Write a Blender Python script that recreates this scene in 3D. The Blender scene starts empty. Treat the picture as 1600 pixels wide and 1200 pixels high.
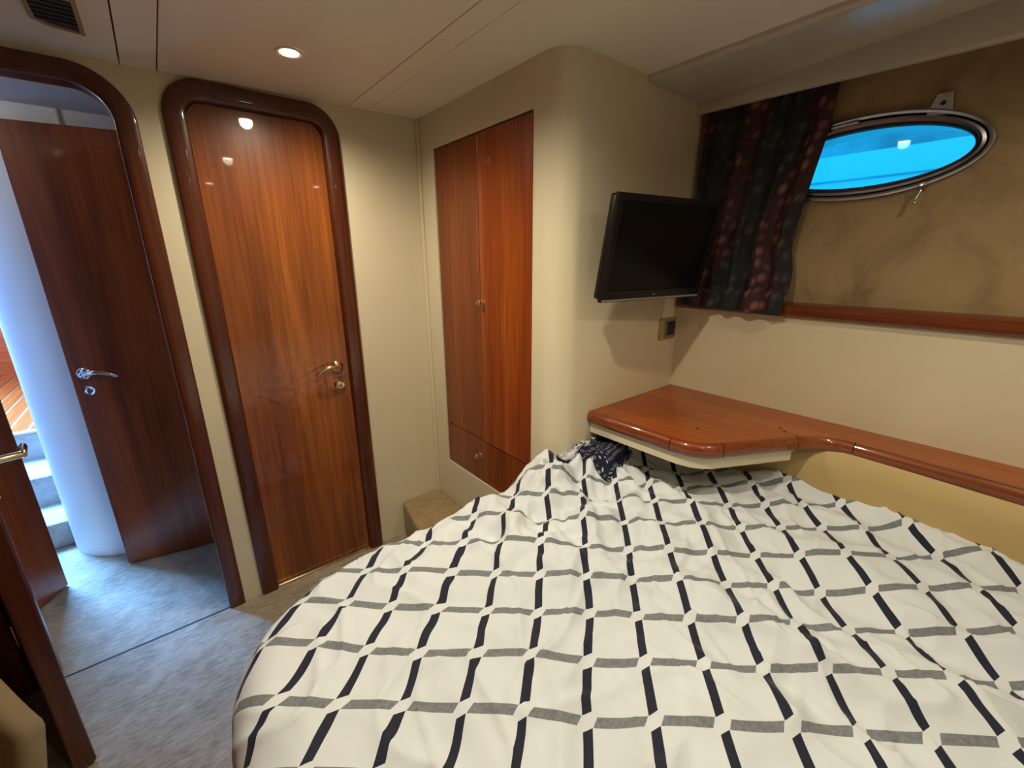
import bpy, bmesh, math, random
from mathutils import Vector, Matrix, noise
random.seed(7)
PI = math.pi
sc = bpy.context.scene
C = sc.collection

# ------------------------------------------------------------------ camera
R = ((0.77597262, 0.18258179, -0.60376351),
     (-0.63074863, 0.21738301, -0.74491664),
     (-0.00476029, 0.95885792, 0.28384648))
FPX = 661.362
EYE = Vector((0, 0, 1.4))
cam = bpy.data.cameras.new('camera')
cam.sensor_width = 36
cam.lens = FPX / 1600 * 36
cam.clip_start = 0.01
camo = bpy.data.objects.new('camera', cam)
C.objects.link(camo)
m = Matrix(R).to_4x4()
m.translation = EYE
camo.matrix_world = m
sc.camera = camo

# ------------------------------------------------------------------ world, exposure
w = bpy.data.worlds.new('world')
sc.world = w
w.use_nodes = True
nt = w.node_tree
bg = nt.nodes['Background']
bg.inputs[0].default_value = (0.26, 0.50, 1.0, 1)
bg.inputs[1].default_value = 1.7
sc.view_settings.view_transform = 'Standard'
sc.view_settings.look = 'None'
sc.view_settings.gamma = 1
sc.view_settings.use_curve_mapping = False
sc.view_settings.exposure = 0.0

WARM = (1.0, 0.885, 0.67)
LAMP_W = 11.6

# sky light falling down the companionway hatch
la = bpy.data.lights.new('hatch_daylight', 'AREA')
la.shape = 'RECTANGLE'
la.size, la.size_y = 1.3, 1.3
la.energy = 430
la.color = (0.15, 0.41, 1.0)
la.spread = math.radians(80)
lo = bpy.data.objects.new('hatch_daylight', la)
C.objects.link(lo)
HATCH = Vector((-1.08, 4.35, 3.6))
lo.location = HATCH
lo.rotation_euler = (Vector((-0.25, 2.0, 0)) - HATCH).to_track_quat('-Z', 'Y').to_euler()

# ------------------------------------------------------------------ dimensions (metres)
YD = 1.871      # wall with the two doors
XC = 0.990      # closet wall
YT = 0.974      # television wall
XH = 1.709      # lower hull wall
XU = 1.752      # upper hull lining
ZC = 1.977      # ceiling at the pillar
def camb(x): return -0.022 * min(1.0, max(0.0, (0.9 - x) / 0.9))   # slight camber of the deck head
XL = -0.68      # left wall
YB = -1.25      # wall behind the bed

# ------------------------------------------------------------------ material helpers
def mat(name):
    mm = bpy.data.materials.new(name)
    mm.use_nodes = True
    t = mm.node_tree
    b = t.nodes['Principled BSDF']
    return mm, t, b

def setc(b, col=None, rough=None, metal=None, coat=None, coatr=None, spec=None):
    if col is not None: b.inputs['Base Color'].default_value = (*col, 1)
    if rough is not None: b.inputs['Roughness'].default_value = rough
    if metal is not None: b.inputs['Metallic'].default_value = metal
    if coat is not None: b.inputs['Coat Weight'].default_value = coat
    if coatr is not None: b.inputs['Coat Roughness'].default_value = coatr
    if spec is not None: b.inputs['Specular IOR Level'].default_value = spec

def plain(name, col, rough=0.5, metal=0, coat=0, coatr=0.05, spec=0.5):
    mm, t, b = mat(name)
    setc(b, col, rough, metal, coat, coatr, spec)
    return mm

def nd(t, typ, **kw):
    n = t.nodes.new(typ)
    for k, v in kw.items(): setattr(n, k, v)
    return n

def mth(t, op, a, b=None, clamp=False):
    n = t.nodes.new('ShaderNodeMath'); n.operation = op; n.use_clamp = clamp
    for i, v in enumerate((a, b)):
        if v is None: continue
        if isinstance(v, (int, float)): n.inputs[i].default_value = v
        else: t.links.new(v, n.inputs[i])
    return n.outputs[0]

def ramp(t, fac, stops):
    r = t.nodes.new('ShaderNodeValToRGB')
    e = r.color_ramp.elements
    while len(e) < len(stops): e.new(0.5)
    for el, (p, c) in zip(e, stops):
        el.position = p; el.color = (*c, 1)
    t.links.new(fac, r.inputs[0])
    return r.outputs[0]

def coords(t, scale=(1, 1, 1), kind='Object', rot=(0, 0, 0)):
    tc = t.nodes.new('ShaderNodeTexCoord'); mp = t.nodes.new('ShaderNodeMapping')
    mp.inputs['Scale'].default_value = scale
    mp.inputs['Rotation'].default_value = rot
    t.links.new(tc.outputs[kind], mp.inputs[0])
    return mp.outputs[0]

def noi(t, vec, scale=5, detail=3, rough=0.5, dist=0):
    n = t.nodes.new('ShaderNodeTexNoise')
    n.inputs['Scale'].default_value = scale
    n.inputs['Detail'].default_value = detail
    n.inputs['Roughness'].default_value = rough
    n.inputs['Distortion'].default_value = dist
    t.links.new(vec, n.inputs['Vector'])
    return n.outputs[0]

def bump(t, b, h, strength=0.3, dist=0.002):
    n = t.nodes.new('ShaderNodeBump')
    n.inputs['Strength'].default_value = strength
    n.inputs['Distance'].default_value = dist
    t.links.new(h, n.inputs['Height'])
    t.links.new(n.outputs[0], b.inputs['Normal'])

def mixc(t, fac, a, b):
    n = t.nodes.new('ShaderNodeMix'); n.data_type = 'RGBA'
    if isinstance(fac, (int, float)): n.inputs[0].default_value = fac
    else: t.links.new(fac, n.inputs[0])
    for i, v in ((6, a), (7, b)):
        if isinstance(v, tuple): n.inputs[i].default_value = (*v, 1)
        else: t.links.new(v, n.inputs[i])
    return n.outputs[2]

def wood(name, dark, mid, light, axis='Z', coat=1.0, coatr=0.04, broad=7.0, seed=0.0, rough=0.35):
    mm, t, b = mat(name)
    s = {'Z': (1, 1, 0.07), 'Y': (1, 0.07, 1), 'X': (0.07, 1, 1)}[axis]
    v = coords(t, s)
    mp = v.node; mp.inputs['Location'].default_value = (seed, seed * 1.7, seed * 0.6)
    band = noi(t, v, broad, 2, 0.5, 0.6)
    s2 = {'Z': (1, 1, 0.025), 'Y': (1, 0.025, 1), 'X': (0.025, 1, 1)}[axis]
    v2 = coords(t, s2)
    v2.node.inputs['Location'].default_value = (seed, seed, seed)
    fine = noi(t, v2, 140, 4, 0.6)
    c1 = ramp(t, band, [(0.30, dark), (0.52, mid), (0.72, light)])
    f = ramp(t, fine, [(0.33, (0.58, 0.53, 0.48)), (0.66, (1.10, 1.10, 1.10))])
    v3 = coords(t, tuple(0.05 if q < 0.2 else 1.0 for q in s))
    v3.node.inputs['Location'].default_value = (seed * 2, seed * 0.3, seed * 1.1)
    midn = ramp(t, noi(t, v3, 26, 3, 0.55, 0.3), [(0.32, (0.70, 0.66, 0.62)), (0.6, (1.06, 1.06, 1.06))])
    nm = t.nodes.new('ShaderNodeMix'); nm.data_type = 'RGBA'; nm.blend_type = 'MULTIPLY'; nm.inputs[0].default_value = 0.75
    t.links.new(c1, nm.inputs[6]); t.links.new(midn, nm.inputs[7]); c1 = nm.outputs[2]
    n = t.nodes.new('ShaderNodeMix'); n.data_type = 'RGBA'; n.blend_type = 'MULTIPLY'
    n.inputs[0].default_value = 0.8
    t.links.new(c1, n.inputs[6]); t.links.new(f, n.inputs[7])
    t.links.new(n.outputs[2], b.inputs['Base Color'])
    setc(b, None, rough, 0, coat, coatr, 0.3)
    return mm

def leatherette(name, col, var=0.06, rough=0.55, bs=0.12, scale=420):
    mm, t, b = mat(name)
    v = coords(t)
    big = noi(t, v, 2.3, 3, 0.6)
    a = tuple(c * (1 - var) for c in col); d = tuple(min(1, c * (1 + var)) for c in col)
    t.links.new(ramp(t, big, [(0.3, a), (0.7, d)]), b.inputs['Base Color'])
    fine = noi(t, v, scale, 2, 0.6)
    bump(t, b, fine, bs, 0.001)
    setc(b, None, rough)
    return mm

M = {}
M['wall'] = leatherette('cream_vinyl', (0.69, 0.61, 0.43), 0.03)
M['wall_tv'] = leatherette('cream_vinyl_corner', (0.69, 0.61, 0.43), 0.04)
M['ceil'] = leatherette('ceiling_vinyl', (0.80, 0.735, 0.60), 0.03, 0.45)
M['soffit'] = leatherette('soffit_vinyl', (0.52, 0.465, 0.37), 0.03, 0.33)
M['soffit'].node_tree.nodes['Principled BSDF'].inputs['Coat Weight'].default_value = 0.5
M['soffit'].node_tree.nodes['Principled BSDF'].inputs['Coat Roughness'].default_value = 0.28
M['gap'] = plain('seam_shadow', (0.05, 0.035, 0.02), 0.9)
M['hallwhite'] = plain('hall_white', (0.78, 0.78, 0.78), 0.5)
M['hallceil'] = leatherette('hall_ceiling', (0.50, 0.46, 0.42), 0.03)

# lacquered cherry woods
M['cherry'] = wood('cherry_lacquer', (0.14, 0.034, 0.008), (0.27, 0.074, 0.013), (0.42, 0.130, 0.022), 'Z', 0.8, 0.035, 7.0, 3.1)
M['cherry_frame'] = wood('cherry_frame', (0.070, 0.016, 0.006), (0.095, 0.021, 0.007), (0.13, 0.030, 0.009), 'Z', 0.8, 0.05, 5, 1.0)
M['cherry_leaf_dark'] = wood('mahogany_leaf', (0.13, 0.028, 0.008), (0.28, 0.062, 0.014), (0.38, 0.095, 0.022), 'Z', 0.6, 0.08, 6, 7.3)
M['closet'] = wood('closet_cherry_lit', (0.24, 0.044, 0.006), (0.32, 0.065, 0.008), (0.39, 0.092, 0.012), 'Z', 0.5, 0.06, 5, 5.2)  # right door: its brighter reflections are put into the wood colour
M['closet_dim'] = wood('closet_cherry_dim', (0.21, 0.040, 0.005), (0.26, 0.056, 0.007), (0.31, 0.073, 0.010), 'Z', 0.45, 0.06, 5, 2.2)  # duller copy of the same wood, without the painted reflections
M['top'] = wood('counter_cherry', (0.30, 0.062, 0.008), (0.37, 0.088, 0.012), (0.42, 0.112, 0.016), 'Y', 0.25, 0.1, 5, 8.0)
M['nose'] = wood('nosing_cherry', (0.20, 0.038, 0.008), (0.25, 0.054, 0.010), (0.29, 0.07, 0.013), 'Y', 1.0, 0.06, 5, 8.0)
M['rail'] = wood('rail_cherry', (0.13, 0.028, 0.007), (0.17, 0.038, 0.009), (0.20, 0.048, 0.011), 'Y', 1.0, 0.08, 5, 9.0)
M['saloon'] = wood('saloon_teak', (0.50, 0.11, 0.02), (0.62, 0.15, 0.026), (0.7, 0.19, 0.035), 'X', 0.6, 0.1, 5, 4.0)
M['saloon_plank'] = wood('saloon_plank_teak', (0.50, 0.11, 0.02), (0.62, 0.15, 0.026), (0.7, 0.19, 0.035), 'Y', 0.3, 0.2, 5, 4.0)
M['holly'] = plain('holly_strip', (0.75, 0.48, 0.25), 0.4, 0, 0.5)
M['brass'] = plain('polished_brass', (0.86, 0.68, 0.38), 0.14, 1)
M['chrome'] = plain('polished_steel', (0.75, 0.75, 0.76), 0.14, 1)
M['steel'] = plain('brushed_steel', (0.42, 0.42, 0.44), 0.30, 1)
M['darkhole'] = plain('dark_hole', (0.03, 0.015, 0.008), 0.8)
M['black'] = plain('black_plastic', (0.006, 0.006, 0.007), 0.3, 0, 0, 0.1, 0.25)
M['screen'] = plain('tv_screen', (0.003, 0.003, 0.004), 0.22, 0, 0, 0.05, 0.15)
M['grey'] = plain('grey_plastic', (0.20, 0.20, 0.18), 0.45)
M['rocker'] = plain('black_rocker', (0.012, 0.011, 0.010), 0.35)
M['plate'] = plain('gold_beige_plate', (0.42, 0.32, 0.14), 0.4, 0.3)
M['fascia'] = plain('cream_fascia', (0.70, 0.64, 0.47), 0.45)
M['rubber'] = plain('black_gasket', (0.015, 0.018, 0.025), 0.6)
M['mattress'] = plain('mattress_ticking', (0.6, 0.58, 0.5), 0.8)

def carpet(name, a, b2, c):
    mm, t, b = mat(name)
    v = coords(t)
    big = noi(t, v, 5.5, 3, 0.6, 1.2)
    v2 = coords(t, (1.0, 3.2, 1), 'Object', (0, 0, 0.75))
    st = noi(t, v2, 26, 4, 0.65, 0.4)
    fine = noi(t, v, 420, 2, 0.7)
    s = mth(t, 'ADD', mth(t, 'MULTIPLY', big, 0.45), mth(t, 'MULTIPLY', st, 0.55))
    col = ramp(t, s, [(0.36, a), (0.5, b2), (0.64, c)])
    n = t.nodes.new('ShaderNodeMix'); n.data_type = 'RGBA'; n.blend_type = 'MULTIPLY'
    n.inputs[0].default_value = 0.6
    t.links.new(col, n.inputs[6])
    t.links.new(ramp(t, fine, [(0.3, (0.6, 0.6, 0.6)), (0.7, (1.1, 1.1, 1.1))]), n.inputs[7])
    t.links.new(n.outputs[2], b.inputs['Base Color'])
    h = mth(t, 'ADD', mth(t, 'MULTIPLY', st, 1.0), mth(t, 'MULTIPLY', fine, 0.5))
    bump(t, b, h, 0.7, 0.006)
    setc(b, None, 0.95, spec=0.1)
    b.inputs['Sheen Weight'].default_value = 0.15
    return mm
M['carpet'] = carpet('beige_carpet', (0.24, 0.195, 0.135), (0.355, 0.30, 0.22), (0.46, 0.395, 0.30))
M['carpet_step'] = carpet('tan_step_carpet', (0.27, 0.19, 0.085), (0.36, 0.26, 0.125), (0.43, 0.32, 0.165))
M['cloth'] = leatherette('tan_cloth', (0.30, 0.225, 0.12), 0.25, 0.9, 0.4, 500)
M['carpet_stair'] = carpet('stair_carpet', (0.38, 0.34, 0.30), (0.48, 0.44, 0.39), (0.56, 0.52, 0.46))

def hull_leather():
    mm, t, b = mat('hull_suede')
    v = coords(t, (1, 1.3, 1))
    big = noi(t, v, 4.2, 5, 0.62, 0.8)
    col = ramp(t, big, [(0.30, (0.21, 0.135, 0.062)), (0.5, (0.33, 0.225, 0.105)), (0.7, (0.38, 0.265, 0.13))])
    t.links.new(col, b.inputs['Base Color'])
    fine = noi(t, v, 300, 2, 0.6)
    bump(t, b, fine, 0.12, 0.001)
    setc(b, None, 0.6)
    return mm
M['hull'] = hull_leather()
M['upholstery'] = leatherette('tan_upholstery', (0.50, 0.365, 0.155), 0.10, 0.7, 0.2, 350)

def quilt():
    mm, t, b = mat('lattice_print_cotton')
    uv = nd(t, 'ShaderNodeUVMap', uv_map='UVMap')
    sep = t.nodes.new('ShaderNodeSeparateXYZ')
    t.links.new(uv.outputs[0], sep.inputs[0])
    s, q = sep.outputs[0], sep.outputs[1]        # cell units; nodes of the lattice at whole numbers
    def fr(x): return mth(t, 'FRACT', x)
    def dev(x):                                   # signed distance to the nearest whole number
        return mth(t, 'SUBTRACT', fr(mth(t, 'ADD', x, 0.5)), 0.5)
    ds, dq = dev(s), dev(q)
    def bar(d_across, along, d_slant, slant, width, length):
        a = mth(t, 'LESS_THAN', mth(t, 'ABSOLUTE', d_across), width / 2)
        m2 = mth(t, 'SUBTRACT', fr(along), 0.5)
        m2 = mth(t, 'ADD', m2, mth(t, 'MULTIPLY', d_slant, slant))
        l = mth(t, 'LESS_THAN', mth(t, 'ABSOLUTE', m2), length / 2)
        return mth(t, 'MULTIPLY', a, l)
    navy = bar(dq, s, dq, -0.55, 0.150, 0.76)
    grey = bar(ds, q, ds, -0.45, 0.160, 0.76)
    v = coords(t)
    var = noi(t, v, 3.0, 2)
    base = ramp(t, var, [(0.3, (0.615, 0.655, 0.69)), (0.7, (0.68, 0.72, 0.755))])
    g = noi(t, coords(t), 160, 2)
    gcol = ramp(t, g, [(0.35, (0.15, 0.165, 0.18)), (0.65, (0.21, 0.225, 0.24))])
    c = mixc(t, grey, base, gcol)
    c = mixc(t, navy, c, (0.012, 0.015, 0.032))
    t.links.new(c, b.inputs['Base Color'])
    fine = noi(t, v, 60, 4, 0.6)
    bump(t, b, fine, 0.12, 0.003)
    setc(b, None, 0.75, spec=0.25)
    b.inputs['Sheen Weight'].default_value = 0.1
    return mm
M['quilt'] = quilt()

def navy_dash():
    mm, t, b = mat('navy_dash_cotton')
    uv = nd(t, 'ShaderNodeUVMap', uv_map='UVMap')
    sep = t.nodes.new('ShaderNodeSeparateXYZ'); t.links.new(uv.outputs[0], sep.inputs[0])
    s, q = sep.outputs[0], sep.outputs[1]
    row = mth(t, 'FLOOR', q)
    s2 = mth(t, 'ADD', s, mth(t, 'MULTIPLY', row, 0.5))
    a = mth(t, 'LESS_THAN', mth(t, 'FRACT', s2), 0.2)
    l = mth(t, 'LESS_THAN', mth(t, 'FRACT', q), 0.45)
    t.links.new(mixc(t, mth(t, 'MULTIPLY', a, l), (0.010, 0.013, 0.034), (0.45, 0.45, 0.5)), b.inputs['Base Color'])
    setc(b, None, 0.8, spec=0.2)
    return mm
M['dash'] = navy_dash()

def curtain_mat():
    mm, t, b = mat('curtain_print')
    uv = nd(t, 'ShaderNodeUVMap', uv_map='UVMap')
    vo = nd(t, 'ShaderNodeTexVoronoi')
    vo.inputs['Scale'].default_value = 1.0
    vo.inputs['Randomness'].default_value = 0.55
    t.links.new(uv.outputs[0], vo.inputs['Vector'])
    dots = ramp(t, vo.outputs['Distance'], [(0.05, (1, 1, 1)), (0.30, (0.45, 0.45, 0.45)), (0.46, (0, 0, 0))])
    sep = t.nodes.new('ShaderNodeSeparateXYZ'); t.links.new(uv.outputs[0], sep.inputs[0])
    wv = noi(t, uv.outputs[0], 0.16, 1)
    zone = ramp(t, mth(t, 'SINE', mth(t, 'ADD', mth(t, 'MULTIPLY', sep.outputs[0], 1.0), mth(t, 'MULTIPLY', wv, 4.0))),
                [(0.0, (0, 0, 0)), (0.08, (0, 0, 0)), (0.30, (1, 1, 1))])
    basec = mixc(t, zone, (0.008, 0.009, 0.013), (0.036, 0.009, 0.012))
    dotc = mixc(t, zone, (0.050, 0.054, 0.050), (0.24, 0.10, 0.085))
    t.links.new(mixc(t, dots, basec, dotc), b.inputs['Base Color'])
    setc(b, None, 0.6, spec=0.3)
    b.inputs['Sheen Weight'].default_value = 0.1
    return mm
M['curtain'] = curtain_mat()

def glass_mat():
    mm = bpy.data.materials.new('tinted_port_glass'); mm.use_nodes = True
    t = mm.node_tree; t.nodes.clear()
    o = t.nodes.new('ShaderNodeOutputMaterial'); mx = t.nodes.new('ShaderNodeMixShader')
    tr = t.nodes.new('ShaderNodeBsdfTransparent'); tr.inputs[0].default_value = (0.20, 0.98, 1.0, 1)
    gl = t.nodes.new('ShaderNodeBsdfGlossy'); gl.inputs['Roughness'].default_value = 0.02
    fz = t.nodes.new('ShaderNodeFresnel'); fz.inputs[0].default_value = 1.45
    t.links.new(fz.outputs[0], mx.inputs[0]); t.links.new(tr.outputs[0], mx.inputs[1]); t.links.new(gl.outputs[0], mx.inputs[2])
    t.links.new(mx.outputs[0], o.inputs[0])
    return mm
M['glass'] = glass_mat()

def emit(name, col, st):
    mm, t, b = mat(name)
    setc(b, (0.8, 0.8, 0.8), 0.4)
    b.inputs['Emission Color'].default_value = (*col, 1)
    b.inputs['Emission Strength'].default_value = st
    return mm
M['bulb'] = emit('lamp_lens', (1.0, 0.90, 0.68), 40)

# ------------------------------------------------------------------ mesh helpers
def obj(name, bm, material, parent=None, smooth=False, loc=None):
    bmesh.ops.recalc_face_normals(bm, faces=bm.faces[:])
    me = bpy.data.meshes.new(name)
    bm.to_mesh(me); bm.free()
    o = bpy.data.objects.new(name, me)
    C.objects.link(o)
    me.materials.append(M[material] if isinstance(material, str) else material)
    if smooth:
        for p in me.polygons: p.use_smooth = True
        if smooth == 'auto':
            me.set_sharp_from_angle(angle=math.radians(40))
    if parent: o.parent = parent
    if loc: o.location = loc
    return o

def empty(name, loc=(0, 0, 0), rz=0):
    o = bpy.data.objects.new(name, None)
    o.empty_display_size = 0.05
    C.objects.link(o); o.location = loc; o.rotation_euler = (0, 0, rz)
    return o

def tag(o, label, cat, group=None, kind=None):
    o['label'] = label; o['category'] = cat
    if group: o['group'] = group
    if kind: o['kind'] = kind
    return o

def struct(o, label, cat): return tag(o, label, cat, None, 'structure')

def box(bm, x0, x1, y0, y1, z0, z1, bev=0.0, seg=2):
    r = bmesh.ops.create_cube(bm, size=1)
    vs = r['verts']
    for v in vs:
        v.co = Vector(((x0 + x1) / 2 + v.co.x * (x1 - x0), (y0 + y1) / 2 + v.co.y * (y1 - y0), (z0 + z1) / 2 + v.co.z * (z1 - z0)))
    if bev:
        es = list({e for v in vs for e in v.link_edges})
        bmesh.ops.bevel(bm, geom=es, offset=bev, segments=seg, profile=0.5, affect='EDGES')
    return bm

def nbox(*a, **k): return box(bmesh.new(), *a, **k)

def lathe(bm, prof, center, axis, seg=24):
    """prof: list of (radius, distance along axis) from centre."""
    ax = Vector(axis).normalized()
    u = ax.orthogonal().normalized(); v = ax.cross(u)
    rings = []
    for r, h in prof:
        if r < 1e-6:
            rings.append([bm.verts.new(Vector(center) + ax * h)])
        else:
            rings.append([bm.verts.new(Vector(center) + ax * h + (u * math.cos(2 * PI * i / seg) + v * math.sin(2 * PI * i / seg)) * r) for i in range(seg)])
    for a, b in zip(rings, rings[1:]):
        for i in range(seg):
            j = (i + 1) % seg
            if len(a) == 1 and len(b) == 1: continue
            if len(a) == 1: bm.faces.new((a[0], b[i], b[j]))
            elif len(b) == 1: bm.faces.new((a[i], a[j], b[0]))
            else: bm.faces.new((a[i], a[j], b[j], b[i]))
    return bm

def tube(bm, pts, rads, seg=12, flat=1.0, up=None):
    pts = [Vector(p) for p in pts]
    n = len(pts)
    if isinstance(rads, (int, float)): rads = [rads] * n
    rings = []
    for i, p in enumerate(pts):
        d = (pts[min(i + 1, n - 1)] - pts[max(i - 1, 0)]).normalized()
        u = Vector(up) if up else d.orthogonal()
        u = (u - d * u.dot(d)).normalized(); v = d.cross(u)
        rings.append([bm.verts.new(p + (u * math.cos(2 * PI * k / seg) * flat + v * math.sin(2 * PI * k / seg)) * rads[i]) for k in range(seg)])
    for a, b in zip(rings, rings[1:]):
        for k in range(seg):
            j = (k + 1) % seg
            bm.faces.new((a[k], a[j], b[j], b[k]))
    bm.faces.new(rings[0][::-1]); bm.faces.new(rings[-1])
    return bm

def prism(poly, z0, z1, mapf=None, holes=(), fill=False):
    """polygon (list of 2-D points) with optional holes, extruded z0..z1; mapf(a,b,c)->Vector."""
    bm = bmesh.new()
    mapf = mapf or (lambda a, b, c: Vector((a, b, c)))
    loops = [poly] + list(holes)
    sides = []
    for z in (z0, z1):
        vl = []; ed = []
        for lp in loops:
            vs = [bm.verts.new((a, b, z)) for a, b in lp]
            vl.append(vs)
            ed += [bm.edges.new((vs[i], vs[(i + 1) % len(vs)])) for i in range(len(vs))]
        if len(loops) == 1 and not fill:
            bm.faces.new(vl[0])
        else:
            bmesh.ops.triangle_fill(bm, use_beauty=True, use_dissolve=False, edges=ed, normal=(0, 0, 1))
        sides.append(vl)
    for la_, lb in zip(*sides):
        n = len(la_)
        for i in range(n):
            j = (i + 1) % n
            bm.faces.new((la_[i], la_[j], lb[j], lb[i]))
    for v in bm.verts: v.co = mapf(*v.co)
    return bm

def arch(x0, x1, z0, z1, r, n=10):
    """door outline: open rectangle with rounded upper corners, from lower left up and over to lower right."""
    pts = [(x0, z0)]
    for i in range(n + 1):
        a = PI - i * (PI / 2) / n
        pts.append((x0 + r + r * math.cos(a), z1 - r + r * math.sin(a)))
    for i in range(n + 1):
        a = PI / 2 - i * (PI / 2) / n
        pts.append((x1 - r + r * math.cos(a), z1 - r + r * math.sin(a)))
    pts.append((x1, z0))
    return pts

def arch_frame(x0, x1, z0, z1, r, prof, place, n=12):
    """sweeps prof = [(offset outward, height)] along the arch outline."""
    bm = bmesh.new()
    rings = []
    base = None
    for off, h in prof:
        rings.append([bm.verts.new(place(a, b, h)) for a, b in arch(x0 - off, x1 + off, z0, z1 + off, max(0.004, r + off), n)])
    k = len(rings)
    for i in range(k):
        a, b = rings[i], rings[(i + 1) % k]
        for j in range(len(a) - 1):
            bm.faces.new((a[j], a[j + 1], b[j + 1], b[j]))
    bm.faces.new([rr[0] for rr in rings]); bm.faces.new([rr[-1] for rr in rings][::-1])
    return bm

# ================================================================== SETTING
# floor of the cabin
o = struct(obj('floor', nbox(XL - 0.1, XC + 0.8, YB - 0.1, 1.8725, -0.04, 0.0), 'carpet'), 'brushed beige carpet covering the cabin floor beside the bed', 'floor')
o = struct(obj('floor_hall', nbox(-1.64, 0.20, 1.8735, 2.94, -0.04, 0.0), 'carpet'), 'beige hall carpet beyond the open doorway lit by blue daylight', 'floor')
o = struct(obj('trim_threshold', nbox(-0.53, 0.0, 1.866, 1.873, 0.0003, 0.0025, 0.001), 'rubber'), 'thin dark joint strip across the carpet at the doorway', 'trim')

# wall with the two doors
D1 = dict(x0=-0.519, x1=-0.016, z1=1.885, r=0.085)     # inner opening of the open doorway
D2 = dict(x0=0.166, x1=0.588, z1=1.896, r=0.050)       # inner opening of the closed door
FW = 0.056
plD = lambda a, b, c: Vector((a, YD + c, b))
h1 = arch(D1['x0'] - 0.03, D1['x1'] + 0.03, 0.0, D1['z1'] + 0.03, D1['r'] + 0.03)
h2 = arch(D2['x0'] - 0.03, D2['x1'] + 0.03, 0.0, D2['z1'] + 0.03, D2['r'] + 0.03)
bm = prism([(XL, 0)] + h1 + h2 + [(1.05, 0), (1.05, ZC), (XL, ZC)], 0.0, 0.05, plD, fill=True)
struct(obj('wall_doors', bm, 'wall'), 'cream vinyl wall holding the open doorway and closed cherry door', 'wall')

prof = [(0.0, 0.055), (0.0, -0.009), (0.0015, -0.0125), (0.005, -0.0145), (0.020, -0.0155), (0.040, -0.0155), (0.050, -0.014), (0.0545, -0.011), (FW, -0.005), (FW, 0.003), (0.03, 0.055)]
fr = obj('trim_doorway', arch_frame(D1['x0'], D1['x1'], 0.0, D1['z1'], D1['r'], prof, plD), 'cherry_frame', None, 'auto')
struct(fr, 'dark mahogany round-cornered frame around the open doorway', 'door frame')

prof2 = [(0.0, 0.055), (0.0, -0.010), (0.0015, -0.014), (0.005, -0.0165), (0.020, -0.018), (0.044, -0.018), (0.055, -0.0165), (0.060, -0.013), (0.062, -0.006), (0.062, 0.003), (0.03, 0.055)]

# ---------------------------------------------------------------- lever handles
def lever(parent, at, out, along, mt='brass', L=0.105, keyhole=0.082, neck=0.034):
    """at: rose centre on the door face, out: outward normal, along: lever direction."""
    at = Vector(at); out = Vector(out).normalized(); al = Vector(along).normalized(); up = Vector((0, 0, 1))
    h = obj('door_handle', lathe(bmesh.new(), [(0, 0.0005), (0.024, 0.0005), (0.0245, 0.004), (0.021, 0.008), (0.012, 0.010), (0.0095, 0.014), (0.0085, neck), (0, neck + 0.002)], at, out, 24), mt, parent, 'auto')
    pts = []; rr = []
    for i in range(11):
        s = i / 10
        pts.append(at + out * (neck + 0.010 * math.sin(s * PI * 0.9) - 0.004 * s) + al * (L * s - 0.006) + up * (0.012 * math.sin(s * PI) - 0.020 * s * s))
        rr.append(0.0088 * (1 - 0.35 * s) + (0.0015 if i in (3, 4) else 0))
    obj('lever', tube(bmesh.new(), pts, rr, 12, 0.7, out), mt, h, True)
    k = obj('lock_escutcheon', lathe(bmesh.new(), [(0, 0.0005), (0.021, 0.0005), (0.022, 0.004), (0.019, 0.008), (0.013, 0.007), (0.011, 0.012), (0, 0.013)], at - up * keyhole, out, 24), mt, parent, 'auto')
    kb = bmesh.new()
    c = at - up * keyhole + out * 0.0135
    sd = out.cross(up)
    box(kb, -0.0016, 0.0016, -0.0006, 0.0006, -0.007, 0.007)
    rot = Matrix((sd, out, up)).transposed()
    for v in kb.verts: v.co = rot @ v.co + c
    obj('keyhole', kb, 'darkhole', k)

# closed cherry door (door_2)
d2 = empty('door_2', (0.38, YD, 0))
tag(d2, 'closed glossy cherry door with round-cornered frame and brass lever', 'door', None, 'structure')
def off(bm, v):
    for q in bm.verts: q.co -= Vector(v)
    return bm
base = (0.38, YD, 0)
obj('door_frame', off(arch_frame(D2['x0'], D2['x1'], 0.0, D2['z1'], D2['r'], prof2, plD), base), 'cherry_frame', d2, 'auto')
leaf2 = obj('door_leaf', off(prism(arch(D2['x0'] + 0.002, D2['x1'] - 0.002, 0.012, D2['z1'] - 0.002, D2['r']), 0.010, 0.045, plD), base), 'cherry', d2)
obj('door_sill', off(nbox(D2['x0'], D2['x1'], YD - 0.008, YD + 0.05, 0.0005, 0.010, 0.003), base), 'brass', d2)
obj('leak_block', off(nbox(D2['x0'] - 0.02, D2['x1'] + 0.02, YD + 0.046, YD + 0.06, 0.011, D2['z1'] + 0.02), base), 'darkhole', d2)  # unseen backing added behind the leaf to block outside light
lever(leaf2, Vector((0.540, YD + 0.0095, 0.952)) - Vector(base), (0, -1, 0), (-1, 0, 0))

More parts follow.
